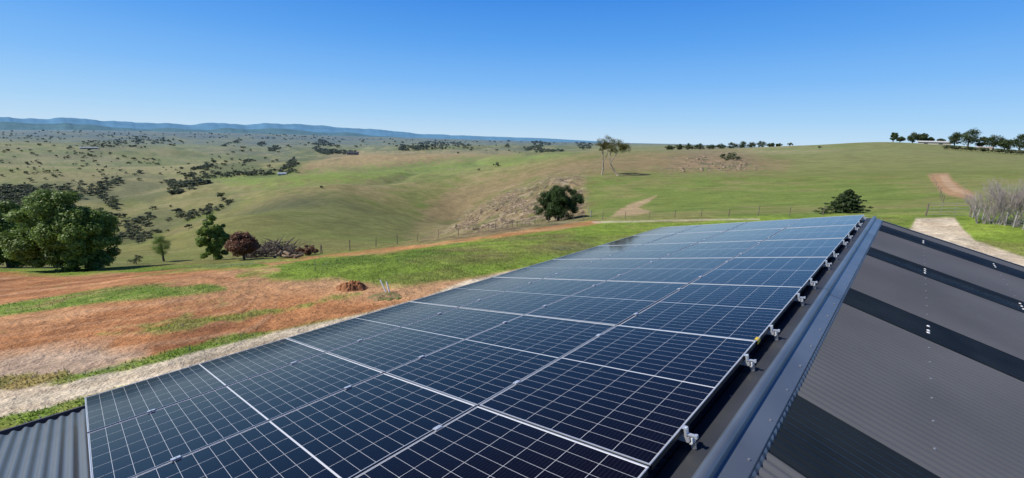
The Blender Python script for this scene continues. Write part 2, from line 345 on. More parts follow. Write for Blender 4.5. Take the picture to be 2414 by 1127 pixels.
for nm,dist,dy,c,lab in(('mountain_range',26000,0,(.12,.27,.42),'hazy blue mountain range on the left horizon'),('far_ridge',19000,13,(.10,.20,.25),'low blue green ridge in front of the mountain range')):  # bluish base colours carry the painted distance haze
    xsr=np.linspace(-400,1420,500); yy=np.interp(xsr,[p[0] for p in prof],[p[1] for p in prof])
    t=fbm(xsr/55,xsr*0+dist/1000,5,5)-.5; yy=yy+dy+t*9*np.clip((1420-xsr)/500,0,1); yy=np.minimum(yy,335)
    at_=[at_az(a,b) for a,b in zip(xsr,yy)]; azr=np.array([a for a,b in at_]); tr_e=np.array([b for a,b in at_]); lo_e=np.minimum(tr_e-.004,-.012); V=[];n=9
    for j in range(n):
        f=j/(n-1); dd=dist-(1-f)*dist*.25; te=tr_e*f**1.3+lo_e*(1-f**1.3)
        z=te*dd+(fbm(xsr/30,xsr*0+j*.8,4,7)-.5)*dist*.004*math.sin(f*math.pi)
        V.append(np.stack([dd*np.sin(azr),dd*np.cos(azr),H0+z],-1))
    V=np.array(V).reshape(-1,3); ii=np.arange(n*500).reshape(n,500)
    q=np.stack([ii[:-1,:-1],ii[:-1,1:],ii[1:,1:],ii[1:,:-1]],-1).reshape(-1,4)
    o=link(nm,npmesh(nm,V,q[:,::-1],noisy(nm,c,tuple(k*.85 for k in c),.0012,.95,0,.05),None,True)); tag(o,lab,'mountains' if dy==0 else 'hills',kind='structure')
# ------------------------------------------------------------ roof and array
az1=math.radians(42.8); r=Vector((math.sin(az1),math.cos(az1),0)); h=Vector((math.cos(az1),-math.sin(az1),0))
DP=1.3; tl=.2245
s=(-h-Vector((0,0,tl))).normalized(); n=r.cross(s).normalized(); CAM=Vector((0,0,H0))
def onplane(x,y,d):
    q=ray(x,y); return q*(-d/ n.dot(q))
def ab(x,y): P=onplane(x,y,DP); return r.dot(P),s.dot(P)
R=[ab(*p) for p in((1562,1084),(1800,795),(1893,667),(1955,602),(1985,558),(2010,532),(2032,509))]
Lf=[ab(*p) for p in((188,928),(693,795),(985,708),(1590,533))]
ks=np.array([0,1,2,3,4,5,6,-1,0,1,6]); aa=np.array([p[0] for p in R]+[p[0] for p in Lf])
pa,a0=np.polyfit(ks,aa,1,w=np.array([3,2,2,1,1,1,1.5,9,3,2,1.3])); b0=np.mean([p[1] for p in R[:4]]); b1=np.mean([p[1] for p in Lf[:3]]); pb=(b1-b0)/4
pa=float(pa);a0=float(a0);b0=float(b0);pb=float(pb)
def plane_pt(a,b,off=0): return CAM+r*a+s*b-n*(DP)+n*off
RM=Matrix((r,s,n)).transposed()
def frameM(a,b,off=0):
    M=RM.to_4x4(); M.translation=plane_pt(a,b,off); return M
L=pa-.016; W=pb-.018
def glassmat():
    mt=mat('solar_cells',(.01,.012,.02),.06,0,.2); nt=mt.node_tree; b=nt.nodes['Principled BSDF']
    tc=nt.nodes.new('ShaderNodeTexCoord'); sp=nt.nodes.new('ShaderNodeSeparateXYZ'); nt.links.new(tc.outputs['Object'],sp.inputs[0])
    def M_(op,*a):
        q=nt.nodes.new('ShaderNodeMath'); q.operation=op
        for i,v in enumerate(a):
            if isinstance(v,(int,float)): q.inputs[i].default_value=v
            else: nt.links.new(v,q.inputs[i])
        return q.outputs[0]
    def line(v,c,w):
        f=M_('FRACT',M_('ADD',M_('DIVIDE',v,c),.5)); return M_('LESS_THAN',M_('MULTIPLY',M_('ABSOLUTE',M_('SUBTRACT',f,.5)),c),w)
    x=M_('ABSOLUTE',sp.outputs[0]); y=sp.outputs[1]
    lx=(L/2-.010-.005)/10; ly=(W-.020)/6
    a=line(M_('SUBTRACT',x,.005),lx,.0009); c=line(y,ly,.0011)
    mid=M_('LESS_THAN',x,.0042); e1=M_('GREATER_THAN',x,L/2-.0105); e2=M_('GREATER_THAN',M_('ABSOLUTE',y),W/2-.0075)
    mk=M_('MAXIMUM',M_('MAXIMUM',M_('MAXIMUM',a,c),mid),M_('MAXIMUM',e1,e2))
    bus=line(y,ly/9,.0004)
    nz=nt.nodes.new('ShaderNodeTexNoise'); nz.inputs['Scale'].default_value=1.7; nt.links.new(tc.outputs['Object'],nz.inputs['Vector'])
    m0=nt.nodes.new('ShaderNodeMix'); m0.data_type='RGBA'; m0.inputs[6].default_value=(.0025,.0015,.002,1); m0.inputs[7].default_value=(.005,.0035,.0055,1); nt.links.new(nz.outputs['Fac'],m0.inputs[0])
    m1=nt.nodes.new('ShaderNodeMix'); m1.data_type='RGBA'; nt.links.new(bus,m1.inputs[0]); nt.links.new(m0.outputs[2],m1.inputs[6]); m1.inputs[7].default_value=(.045,.04,.045,1)
    m2=nt.nodes.new('ShaderNodeMix'); m2.data_type='RGBA'; nt.links.new(mk,m2.inputs[0]); nt.links.new(m1.outputs[2],m2.inputs[6]); m2.inputs[7].default_value=(.62,.63,.66,1)
    nt.links.new(m2.outputs[2],b.inputs['Base Color'])
    n2_=nt.nodes.new('ShaderNodeTexNoise'); n2_.inputs['Scale'].default_value=6; n2_.inputs['Detail'].default_value=6; nt.links.new(tc.outputs['Object'],n2_.inputs['Vector'])
    mr=nt.nodes.new('ShaderNodeMapRange'); mr.inputs[3].default_value=.02; mr.inputs[4].default_value=.10; nt.links.new(n2_.outputs['Fac'],mr.inputs[0]); nt.links.new(mr.outputs[0],b.inputs['Roughness'])
    return mt
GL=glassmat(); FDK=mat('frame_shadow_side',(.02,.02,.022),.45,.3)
fr=MB(); dz=.035
for sx in(-1,1): fr.box((sx*(L/2-.003),0,-.003),(.006,W,.006)); fr.box((sx*(L/2-.005),0,-.006-.0145),(.009,W-.02,.029))
for sy in(-1,1): fr.box((0,sy*(W/2-.002),-.0025),(L-.0122,.004,.005)); fr.box((0,sy*(W/2-.006),-.020),(L-.03,.010,.0298))
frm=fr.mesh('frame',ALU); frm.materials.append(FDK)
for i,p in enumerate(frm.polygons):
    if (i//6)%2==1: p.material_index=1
gl=MB(); gx,gy=L/2-.006,W/2-.004; gl.add([(-gx,-gy,-.0035),(gx,-gy,-.0035),(gx,gy,-.0035),(-gx,gy,-.0035)],[(0,1,2,3)]); glm=gl.mesh('glass',GL)
bk=MB(); bk.box((0,0,-.012),(2*gx-.03,2*gy-.03,.004)); bkm=bk.mesh('back_sheet',BLACK)
ords=['nearest','second','third','fourth','fifth','sixth','farthest']; cn=['ridge-side column','second column from the ridge','third column from the ridge','eave-side column']
for k in range(-1,6):
    for c in range(4):
        p=empty('solar_panel',None,'black solar panel, %s row from the camera, %s'%(ords[k+1],cn[c]),'solar panel','solar panels laid on the roof',frameM(a0+(k+.5)*pa,b0+(c+.5)*pb+random.uniform(-.003,.003),random.uniform(-.002,.002)))
        p.matrix_world=p.matrix_world@Matrix.Rotation(random.uniform(-.0025,.0025),4,'X')@Matrix.Rotation(random.uniform(-.0025,.0025),4,'Y')
        link('frame',frm,p); link('glass',glm,p); link('back_sheet',bkm,p)
        if k==1 and c==0:
            q=MB(); q.box((-L/2+.05,-W/2-.002,-.018),(.07,.003,.03)); q.box((-L/2+.05,-W/2+.012,.0005),(.06,.02,.001)); q.build('sticker',YEL,p)
def make_rail():
    p=empty('mounting_rail',(0,0,0),cat='mounting rail',group='mounting rails under the solar panels')
    q=MB(); q.box((0,2*pb+.005,-.055),(.030,4*pb+.06,.030)); q.build('rail',RAILM,p)
    q=MB(); q.box((.020,-.035,-.082),(.005,.028,.095)); q.box((.032,-.035,-.132),(.026,.028,.005)); q.box((.0,-.035,-.0735),(.035,.014,.004)); q.build('bracket',ALU,p)
    q=MB(); q.tube([(.020,-.035,-.055),(.040,-.035,-.055)],.006,8); q.tube([(.023,-.035,-.055),(.032,-.035,-.055)],.010,6); q.build('bolt',ALU,p)
    q=MB(); q.tube([(0,-.016,-.02),(0,-.016,.010)],.005,8); q.tube([(0,-.016,.0055),(0,-.016,.012)],.007,6); q.build('bolt',ALU,p)
    q=MB(); q.box((0,-.011,-.016),(.034,.012,.034)); q.box((0,-.004,.0040),(.034,.020,.003)); q.box((0,-.038,-.030),(.020,.045,.007)); q.box((0,-.062,-.032),(.022,.014,.018)); q.build('end_clamp',ALU,p)
    q=MB(); q.box((0,-.041,-.055),(.026,.006,.026)); q.build('end_cap',WHITE,p)
    for c in range(1,4):
        q=MB(); q.box((0,c*pb,.004),(.05,.032,.004)); q.tube([(0,c*pb,.006),(0,c*pb,.010)],.006,6); q.build('mid_clamp',ALU,p)
    return p
r0=make_rail(); ch=list(r0.children); first=True
for k in range(-1,6):
    for j,fq in enumerate((.21,.82)):
        M=frameM(a0+(k+fq)*pa,b0); t=r0 if first else r0.copy()
        if not first:
            col.objects.link(t)
            for c in ch: e=c.copy(); col.objects.link(e); e.parent=t
        first=False; t.matrix_world=M
        t['label']='silver rail end at ridge edge, %s of two under the %s panel row'%(('nearer','farther')[j],ords[k+1])
# the house
RH=-.478; ZR=-1.585; tr_=.26; A0,A1=-3.2,a0+6*pa+.22
hloc=CAM+r*5+Vector((0,0,-H0))
house=empty('house',hloc,'house roof of dark grey corrugated steel carrying the solar panels','house')
def W3(a,hh,z): return CAM+r*a+h*hh+Vector((0,0,z))
def part(q,name,mt,sm=False,par=None):
    q.v=[tuple(Vector(v)-hloc) for v in q.v]
    return q.build(name,mt,par or house,sm)
bend=(b0+4*pb); eb=plane_pt(0,bend+.10,-.14)-CAM; EH=h.dot(eb); per=.076; CA=.0125
def sheet(a_s,a_e,h1,h2,zfun,nseg=8,lift=0,nh=2):
    N=max(2,int((a_e-a_s)/per*nseg)); q=MB(); aa=np.linspace(a_s,a_e,N+1); hs=np.linspace(h1,h2,nh)
    vs=[]
    for a in aa:
        w=CA*math.cos(2*math.pi*a/per)+lift
        for hh in hs: vs.append(W3(a,hh,zfun(hh)+w))
    fs=[]
    for i in range(N):
        for j in range(nh-1):
            k=i*nh+j; fs.append((k,k+nh,k+nh+1,k+1) if h2<h1 else (k,k+1,k+nh+1,k+nh))
    q.add(vs,fs); return q
zl_=lambda hh: ZR-(RH-hh)*tl
zr_=lambda hh: ZR-(hh-RH)*tr_
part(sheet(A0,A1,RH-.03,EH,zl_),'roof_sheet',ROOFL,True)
HR=9.0
nr=Vector((0,0,1))+h*tr_
def right_pt(x,y):
    q=ray(x,y); c=h*RH+Vector((0,0,ZR)); t=nr.dot(c)/nr.dot(q); P=q*t; return r.dot(P),h.dot(P)
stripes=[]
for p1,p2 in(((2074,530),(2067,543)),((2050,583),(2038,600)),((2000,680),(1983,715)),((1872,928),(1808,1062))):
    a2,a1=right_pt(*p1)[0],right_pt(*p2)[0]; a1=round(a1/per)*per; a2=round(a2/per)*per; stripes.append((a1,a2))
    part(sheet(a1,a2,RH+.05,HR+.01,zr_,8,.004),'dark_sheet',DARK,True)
edges=[A0]+sorted([sum(st)/2 for st in stripes])+[A1]
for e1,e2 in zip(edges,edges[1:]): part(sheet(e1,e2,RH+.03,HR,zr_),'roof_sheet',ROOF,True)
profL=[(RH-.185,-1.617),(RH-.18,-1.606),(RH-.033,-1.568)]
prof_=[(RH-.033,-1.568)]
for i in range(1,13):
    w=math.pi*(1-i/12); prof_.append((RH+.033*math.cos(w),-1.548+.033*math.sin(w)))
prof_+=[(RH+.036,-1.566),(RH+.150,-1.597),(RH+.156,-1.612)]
caps=[A0,.9,3.3,5.7,8.1,10.5,A1+.02]
for ci in range(len(caps)-1):
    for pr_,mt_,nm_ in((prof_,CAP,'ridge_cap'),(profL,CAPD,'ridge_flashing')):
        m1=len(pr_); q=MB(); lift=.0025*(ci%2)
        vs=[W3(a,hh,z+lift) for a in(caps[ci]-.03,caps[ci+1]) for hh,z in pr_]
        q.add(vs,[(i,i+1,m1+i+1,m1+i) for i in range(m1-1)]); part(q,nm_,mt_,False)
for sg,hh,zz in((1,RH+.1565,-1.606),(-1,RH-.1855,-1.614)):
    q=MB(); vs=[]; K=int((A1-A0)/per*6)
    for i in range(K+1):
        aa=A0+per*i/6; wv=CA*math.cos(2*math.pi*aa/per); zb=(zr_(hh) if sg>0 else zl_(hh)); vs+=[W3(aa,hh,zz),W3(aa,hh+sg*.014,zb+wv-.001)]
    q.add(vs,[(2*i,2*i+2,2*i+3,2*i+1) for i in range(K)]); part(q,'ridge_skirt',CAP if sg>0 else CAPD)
def screw(a,hh,z,tilt,rad=.006,mt=SCREW,nm='screw'):
    q=MB(); c=W3(a,hh,z); u=Vector((0,0,1))+h*tilt; u.normalize()
    q.tube([c,c+u*.0015],rad*1.5,10); q.tube([c+u*.0015,c+u*.008],rad,6); part(q,nm,mt)
for i in range(26):
    a=.9+i*.45
    if a<A1: screw(a,RH+.12,-1.588,.26)
for i in range(20):
    a=1.0+i*.6
    if a<A1: screw(a,RH-.13,-1.592,-.2)
for (x,y) in((2187,775),(2395,705)):
    aa,hh=right_pt(x,y)
    for i in range(30):
        a=round((1.2+i*.38)/per)*per
        if a>A1-.1: break
        if not [st for st in stripes if st[0]-.02<a<st[1]+.02]: screw(a,hh,zr_(hh)+CA,tr_)
    for st in stripes:
        m0=(st[0]+st[1])/2
        for da in(-.15,0,.15):
            a=round((m0+da)/per)*per; screw(a,hh+.01*da,zr_(hh)+CA+.004,tr_,.011,WHITE,'white_screw')
q=MB()
for h1,h2,zf in((RH,EH-.02,zl_),(RH,HR,zr_)):
    vs=[W3(A1+.02,h1,zf(h1)+.03),W3(A1+.02,h2,zf(h2)+.03),W3(A1+.02,h2,zf(h2)-.2),W3(A1+.02,h1,zf(h1)-.2),W3(A1-.02,h1,zf(h1)+.03),W3(A1-.02,h2,zf(h2)+.03)]
    q.add(vs,[(0,1,2,3),(0,4,5,1)])
part(q,'barge_board',CAP)
q=MB(); ez=zl_(EH); gp_=[(EH+.03,ez-.03),(EH+.03,ez-.12),(EH-.10,ez-.12),(EH-.11,ez-.012),(EH-.125,ez-.010),(EH-.125,ez-.03)]
vs=[W3(a,x,z) for a in(A0,A1) for x,z in gp_]; k=len(gp_); q.add(vs,[(i,i+1,k+i+1,k+i) for i in range(k-1)]); part(q,'gutter',ROOF)
q=MB(); gz=-H0-1.0
def wl(p1,p2,zt1,zt2): q.add([W3(p1[0],p1[1],gz),W3(p2[0],p2[1],gz),W3(p2[0],p2[1],zt2),W3(p1[0],p1[1],zt1)],[(0,1,2,3)])
wl((A0+.3,EH+.5),(A1-.3,EH+.5),zl_(EH+.5)-.03,zl_(EH+.5)-.03); wl((A1-.3,EH+.5),(A1-.3,RH),zl_(EH+.5)-.03,ZR-.03); wl((A1-.3,RH),(A1-.3,HR-.5),ZR-.03,zr_(HR-.5)-.03); wl((A0+.3,HR-.5),(A1-.3,HR-.5),zr_(HR-.5)-.03,zr_(HR-.5)-.03)
part(q,'wall',WALL)
# ------------------------------------------------------------ vegetation
def leaves(cent,rad,nper,size,cols_,flat=1.0,seed=0,zr=None):
    g=np.random.default_rng(seed); cent=np.array(cent,float); k=len(cent); rad=np.array(rad,float)
    ci=np.repeat(np.arange(k),nper); N=len(ci)
    d=g.normal(size=(N,3)); d/=np.linalg.norm(d,axis=1)[:,None]
    rr=rad[ci]*(g.random(N)**.4)*(.85+.3*g.random(N)); P=cent[ci]+d*rr[:,None]*np.array([1,1,flat])
    t=g.normal(size=(N,3)); nn=d*.9+g.normal(size=(N,3))*.45+np.array([0,0,.35]); t-=nn*(np.sum(t*nn,1)/np.sum(nn*nn,1))[:,None]; t/=np.linalg.norm(t,axis=1)[:,None]
    b=np.cross(nn,t); b/=np.linalg.norm(b,axis=1)[:,None]
    sz=size*(.6+.8*g.random(N))[:,None]
    V=np.stack([P-t*sz,P-b*sz*.55,P+t*sz,P+b*sz*.55],1).reshape(-1,3)
    Fq=np.arange(N*4).reshape(N,4)
    c1,c2=np.array(cols_[0]),np.array(cols_[1]); w=g.random(k)[ci]*.6+g.random(N)*.4; Cv=c1*(1-w)[:,None]+c2*w[:,None]
    return V,Fq,np.repeat(Cv,4,0)
GREENS=((.095,.155,.03),(.24,.35,.07)); DKG=((.035,.055,.02),(.085,.12,.04)); GUMG=((.08,.085,.025),(.19,.18,.05)); RED=((.13,.06,.035),(.24,.12,.07)); GRY=((.06,.085,.04),(.12,.14,.07))
def tree(nm,lab,P,ht,wd,cols_,crown_lo=.15,nclump=26,nper=260,leaf=.12,trunk=True,seed=1,group=None,bark=BARK,trunks=1,cat='tree',lobes=None,flat=.8,crk=.34,lean=0):
    g=random.Random(seed); root=empty(nm,P,lab,cat,group)
    cs=[];rs=[]; zc=ht*(crown_lo+1)/2; rz=ht*(1-crown_lo)/2
    src=lobes or [(0,0,0,1)]
    while len(cs)<nclump:
        lb=g.choice(src); x,y,z=g.uniform(-1,1),g.uniform(-1,1),g.uniform(-1,1); q=x*x+y*y+z*z
        if q>1 or q<.12: continue
        R=crk*g.uniform(.55,1.1)*lb[3]; f=(1-R); taper=1-.35*max(0,z)
        cs.append(((lb[0]+x*f*lb[3]*taper)*wd/2,(lb[1]+y*f*lb[3]*taper)*wd/2,zc+(lb[2]+z*f*lb[3])*rz)); rs.append(R*min(wd/2,rz*1.3))
    V,Fq,Cv=leaves(cs,rs,nper,leaf,cols_,flat,seed)
    keep=(V.reshape(-1,4,3)[:,:,2].min(1)>.03); V=V.reshape(-1,4,3)[keep].reshape(-1,3); Cv=Cv.reshape(-1,4,3)[keep].reshape(-1,3); Fq=np.arange(len(V)).reshape(-1,4)
    link('crown',npmesh('crown',V,Fq,LEAF,Cv),root)
    if trunk:
        q=MB(); tr0=max(.03*ht,.03)
        for t in range(trunks):
            ox=(t-(trunks-1)/2)*.12*wd
            tip=Vector((ox*2+lean*wd,0,ht*max(crown_lo+.25,.4)))
            q.tube([(ox*.3,0,-.2),(ox*.6+lean*wd*.2,.0,tip.z*.35),(ox*1.3+lean*wd*.6,.02*ht,tip.z*.7),tip],[tr0*1.3,tr0,tr0*.75,tr0*.5],8)
            for i in range(7):
                c=Vector(g.choice(cs)); mid=tip.lerp(c,.5)+Vector((0,0,-.03*ht)); q.tube([Vector((ox*.9+lean*wd*.5,0,tip.z*g.uniform(.45,.9))),mid,c],[tr0*.45,tr0*.3,tr0*.12],6)
        q.build('trunk',bark,root,True)
    return root
def dims(P,hpx,wpx):
    D_=depth(P); return hpx/F*D_/Cc, wpx/F*D_
def ptree(nm,lab,x,yb,yt,w,cols_,**k):
    P=gp(x,yb); ob=1/math.sqrt(1+((x-1207)/F)**2)
    ht,wd=dims(P,yb-yt,w); wd*=ob
    return tree(nm,lab,P,ht,wd,cols_,**k)
ptree('spreading_tree','large spreading green tree at far left, partly outside the picture',26,630,450,285,GREENS,crown_lo=.0,nclump=190,nper=520,leaf=.085,seed=3,crk=.30,flat=.85,lobes=[(0,0,0,.85),(-.4,0,-.2,.65),(.45,0,-.2,.62),(.1,.1,-.45,.7),(.25,0,.15,.6)])
ptree('spreading_tree','large spreading green tree with dark trunk on the left beside the red dirt',170,636,440,335,GREENS,crown_lo=.0,nclump=260,nper=520,leaf=.085,seed=5,crk=.29,flat=.85,trunks=2,lobes=[(-.35,0,.0,.72),(.42,0,-.05,.6),(-.02,0,.25,.74),(.1,.1,-.35,.75),(-.5,0,-.45,.5),(.5,0,-.5,.5),(.2,0,.1,.6)])
ptree('young_tree','small round young green tree right of the large spreading tree',386,616,546,62,GREENS,crown_lo=.1,nclump=50,nper=340,leaf=.06,seed=8,crk=.38)
ptree('young_tree','taller young green tree left of the red brown bush',508,612,500,108,((.13,.20,.035),(.27,.38,.075)),crown_lo=.05,nclump=100,nper=380,leaf=.07,seed=9,crk=.32,lobes=[(0,0,-.1,.8),(-.35,0,-.5,.6),(.12,0,.35,.55),(.3,0,-.2,.6),(.2,0,-.5,.6)])
ptree('leafy_bush','red brown bush beside the young green tree',576,612,540,96,((.14,.065,.038),(.27,.135,.08)),crown_lo=.0,nclump=60,nper=320,leaf=.065,seed=10,cat='bush')
ptree('leafy_bush','low brown bush right of the heap of dead branches',728,601,572,72,RED,crown_lo=.0,nclump=22,nper=110,leaf=.06,seed=12,cat='bush')
ptree('leafy_bush','low green bush between the large tree and the small round tree',322,622,600,60,GRY,crown_lo=.0,nclump=16,nper=160,leaf=.07,seed=13,cat='bush')
ptree('round_tree','dense dark green tree standing alone at the fence in the middle',1316,520,430,122,((.03,.06,.016),(.075,.13,.032)),crown_lo=.0,nclump=150,nper=420,leaf=.08,seed=14,crk=.29,lobes=[(0,0,-.05,.85),(.42,0,.15,.55),(-.38,0,-.35,.62),(0,0,.3,.68),(-.3,0,.1,.55),(.2,0,-.4,.65)])
ptree('leafy_bush','small dark bush on the rocky slope left of the dark tree',1077,543,527,17,DKG,crown_lo=0,nclump=8,nper=80,leaf=.07,seed=15,cat='bush',trunk=False)
P=at(1995,50,490); ht,wd=dims(P,60,122); root=empty('conifer',P+Vector((0,0,-.2)),'broad dark conifer with layered branches behind the far roof end','tree')
q=MB(); q.tube([(0,0,0),(0,0,ht*.95)],[.14,.03],8); q.build('trunk',BARK,root,True)
cs=[];rs=[]
for i in range(80):
    f=(i/80)**.9; z=ht*(.1+.88*f); R=wd/2*(1-f)**.75*random.uniform(.55,1.12); w=i*2.4
    for k in(.35,.7,1): cs.append((R*k*math.cos(w),R*k*math.sin(w),z-.10*k*R)); rs.append(.09*wd*(1.15-f)*.72)
V,Fq,Cv=leaves(cs,rs,60,.07,((.03,.055,.02),(.08,.12,.04)),.35,4); link('crown',npmesh('crown',V,Fq,LEAF,Cv),root)
def gum(lab,x,yb,path,clumps,seed):
    P=gp(x,yb); D_=depth(P); root=empty('gum_tree',P,lab,'tree'); k=D_/F; q=MB()
    for pth,r1,r2 in path:
        pts=[((px-x)*k,0.5*i,(yb-py)*k*1.02) for i,(px,py) in enumerate(pth)]; m_=len(pts); q.tube(pts,[(r1+(r2-r1)*i/(m_-1))*k*.6 for i in range(m_)],7)
    q.build('trunk',GUM,root,True)
    cs=[];rs=[]; g=random.Random(seed)
    for cx,cy,rx in clumps:
        for j in range(12):
            a=g.uniform(0,6.28); u=g.random()**.5; cs.append(((cx-x+u*rx*1.15*math.cos(a))*k,g.uniform(-1,1)*rx*k,(yb-cy+u*rx*.7*math.sin(a))*k)); rs.append(rx*.52*k)
    V,Fq,Cv=leaves(cs,rs,120,.3,GUMG,.75,seed); link('crown',npmesh('crown',V,Fq,LEAF,Cv),root)
gum('tall straight gum tree with bare pale trunk and small crown, left of a pair',1417,412,[([(1418,416),(1421,395),(1418,370),(1417,345),(1420,332)],3.4,1.4),([(1419,385),(1428,365),(1430,345)],1.6,.8),([(1418,368),(1410,350),(1412,338)],1.3,.6)],[(1422,333,14),(1412,339,11),(1434,334,13),(1430,345,11),(1417,349,9)],3)
gum('leaning gum tree with forked bare trunk and flat crown, right of a pair',1456,414,[([(1458,416),(1447,403),(1437,388),(1434,372),(1438,355)],3.6,1.5),([(1436,385),(1447,368),(1458,352)],2.2,.9),([(1434,372),(1425,355),(1428,348)],1.3,.6)],[(1444,341,13),(1456,344,13),(1465,350,12),(1448,352,11),(1436,352,10),(1467,347,9)],5)
P=gp(1466,415); q=MB(); g=random.Random(4)
for i in range(14):
    a=g.uniform(-3,3); z=g.uniform(.1,1.2); q.tube([(a,g.uniform(-1,1),.1),(a+g.uniform(-2.5,2.5),g.uniform(-1,1),z)],[.16,.05],5)
o=q.build('fallen_branches',GUM); o.location=P; tag(o,'pale fallen branches lying at the foot of the leaning gum tree','branches')
def brush(nm,lab,x,yb,wpx,hpx,n_,mt,seed,r0_=.03,cat='branches'):
    P=gp(x,yb); ht,wd=dims(P,hpx,wpx); g=random.Random(seed); q=MB()
    for i in range(n_):
        a=g.uniform(-.5,.5)*wd; b=g.uniform(-.3,.3)*wd; L_=g.uniform(.25,.6)*wd; an=g.uniform(0,6.28); el=g.uniform(-.1,.9)
        f=max(0,1-abs(a)/(wd*.55)); z0=g.uniform(0,.7)*ht*f
        p1=Vector((a,b,z0)); p2=p1+Vector((math.cos(an)*L_*.6,math.sin(an)*L_*.4,el*ht*.5)); p2.z=max(.03,min(p2.z,ht)); md=(p1+p2)/2+Vector((g.uniform(-.1,.1),0,g.uniform(-.1,.15)))
        q.tube([p1,md,p2],[r0_*g.uniform(.6,1.6),r0_*.8,r0_*.3],5)
    o=q.build(nm,mt); o.location=P; tag(o,lab,cat); return o
brush('dead_branch_heap','grey heap of dead branches between two brown bushes',648,604,116,48,420,DEAD,3,.04)
lg_=((650,0,.13,'leftmost of six'),(668,0,.13,'second from left on the ground'),(686,0,.13,'third from left on the ground'),(704,0,.12,'rightmost of six'),(660,0,.34,'left one of the upper two'),(678,0,.34,'right one of the upper two'))
for i,(x,dx,zz,lb) in enumerate(lg_):
    P=gp(x,608); q=MB(); an=.75*i-1.2; q.tube([(-.36*math.cos(an),-.36*math.sin(an),zz),(.36*math.cos(an),.36*math.sin(an),zz+.06)],.11,10); o=q.build('cut_log',LOG); o.location=P
    tag(o,'sawn log in front of the branch heap, %s'%lb,'log','sawn logs by the branch heap')
def bare_shrub(x,yb,yt,w,seed,lab):
    P=gp(x,yb); ht,wd=dims(P,yb-yt,w); g=random.Random(seed); q=MB()
    def br(p,d,L_,r_,lv):
        e=p+d*L_; md=(p+e)/2+Vector((g.uniform(-1,1),g.uniform(-1,1),0))*L_*.06; q.tube([p,md,e],[r_,r_*.75,r_*.5],4,False)
        if lv>0:
            for i in range(g.choice((3,4))):
                nd=(d+Vector((g.uniform(-.7,.7),g.uniform(-.7,.7),g.uniform(-.1,.5)))).normalized(); br(p.lerp(e,g.uniform(.35,1)),nd,L_*g.uniform(.5,.75),r_*.55,lv-1)
    for i in range(14):
        a=g.uniform(0,6.28); br(Vector((math.cos(a)*.1*wd,math.sin(a)*.1*wd,-.1)),Vector((math.cos(a)*g.uniform(.1,.75),math.sin(a)*g.uniform(.1,.75),1)).normalized(),ht*.55,.022,3)
    o=q.build('bare_shrub',BARE); o.location=P; tag(o,lab,'shrub','leafless shrubs along the right fence')
for i,(x,yt,w) in enumerate(((2312,446,60),(2345,430,70),(2380,420,70),(2414,424,75),(2450,420,75))):
    bare_shrub(x,527+i*2,yt,w,i+20,'leafless grey purple shrub behind the wire fence, %s from the left'%('first','second','third','fourth','fifth')[i])
# ------------------------------------------------------------ fences
def fence(nm,lab,pix,n_,ph,mt,wires=(.3,.6,.95),pr=.05,mesh=False,jit=.04):
    pts=[gp(*p) for p in pix]; L_=[0]
    for a,b in zip(pts,pts[1:]): L_.append(L_[-1]+(b-a).length)
    root=empty(nm,pts[0],lab,'fence'); base=pts[0]; P=[]
    for i in range(n_):
        t=L_[-1]*i/(n_-1); k=max(j for j in range(len(L_)) if L_[j]<=t+1e-6); k=min(k,len(pts)-2)
        p=pts[k].lerp(pts[k+1],(t-L_[k])/(L_[k+1]-L_[k])); z=H0+zat(p.x,p.y); P.append(Vector((p.x,p.y,z)))
    for p in P:
        q=MB(); hh=ph*random.uniform(.8,1.1); q.tube([p-base-Vector((0,0,.3)),p-base+Vector((random.uniform(-jit,jit),random.uniform(-jit,jit),hh))],pr*random.uniform(.7,1.2),7); q.build('post',mt,root)
    q=MB()
    for w in wires: q.tube([p-base+Vector((0,0,w*ph)) for p in P],.003 if not mesh else .009,4,False)
    if mesh:
        for a,b in zip(P,P[1:]):
            for j in range(6):
                c=a.lerp(b,j/6)-base; q.tube([c,c+Vector((0,0,.95*ph))],.006,3,False)
    q.build('wire',WIRE,root); return root
fence('wire_fence','post and wire fence with dark timber posts below the dark tree',[(760,598),(870,584),(1000,566),(1140,546),(1250,530),(1375,519)],24,.9,POST,pr=.032,jit=.1)
fence('wire_fence','post and wire fence on the left behind the young trees',[(300,624),(450,613),(560,607),(700,603),(755,599)],16,.9,POST,pr=.028,jit=.08)
fence('wire_fence','pale post fence climbing the field edge above the dark tree',[(1392,512),(1387,485),(1383,455),(1378,418)],10,1.4,GREYPOST,pr=.07)
fence('wire_fence','timber post fence across the green field in front of the sandy patch',[(1420,517),(1540,514),(1700,511),(1940,507)],9,.95,POST,pr=.035)
fence('wire_fence','thin post fence beside the red track on the right field',[(2193,414),(2203,432),(2215,452),(2222,480)],10,1.4,POST,pr=.06)
fence('mesh_fence','grey wire mesh fence in front of the leafless shrubs',[(2292,512),(2330,522),(2372,532),(2414,541),(2470,556)],12,1.05,GREYPOST,wires=(.1,.25,.4,.55,.7,.85,.97),pr=.045,mesh=True)
P=gp(2182,509); P2=gp(2285,511); root=empty('farm_gate',P,'grey metal farm gate across the gravel driveway','gate'); dv=P2-P; q=MB()
for hh in(.12,.35,.58,.82,1.0): q.tube([Vector((0,0,hh)),dv+Vector((0,0,hh))],.014,6)
for f in(.02,.33,.66,.98): q.tube([dv*f+Vector((0,0,.12)),dv*f+Vector((0,0,1.0))],.014,6)
q.build('gate_frame',WIRE,root)
for f in(0,1): q=MB(); q.tube([dv*f*1.01+Vector((0,0,-.2)),dv*f*1.01+Vector((0,0,.95))],.05,9); q.build('gate_post',POST,root)
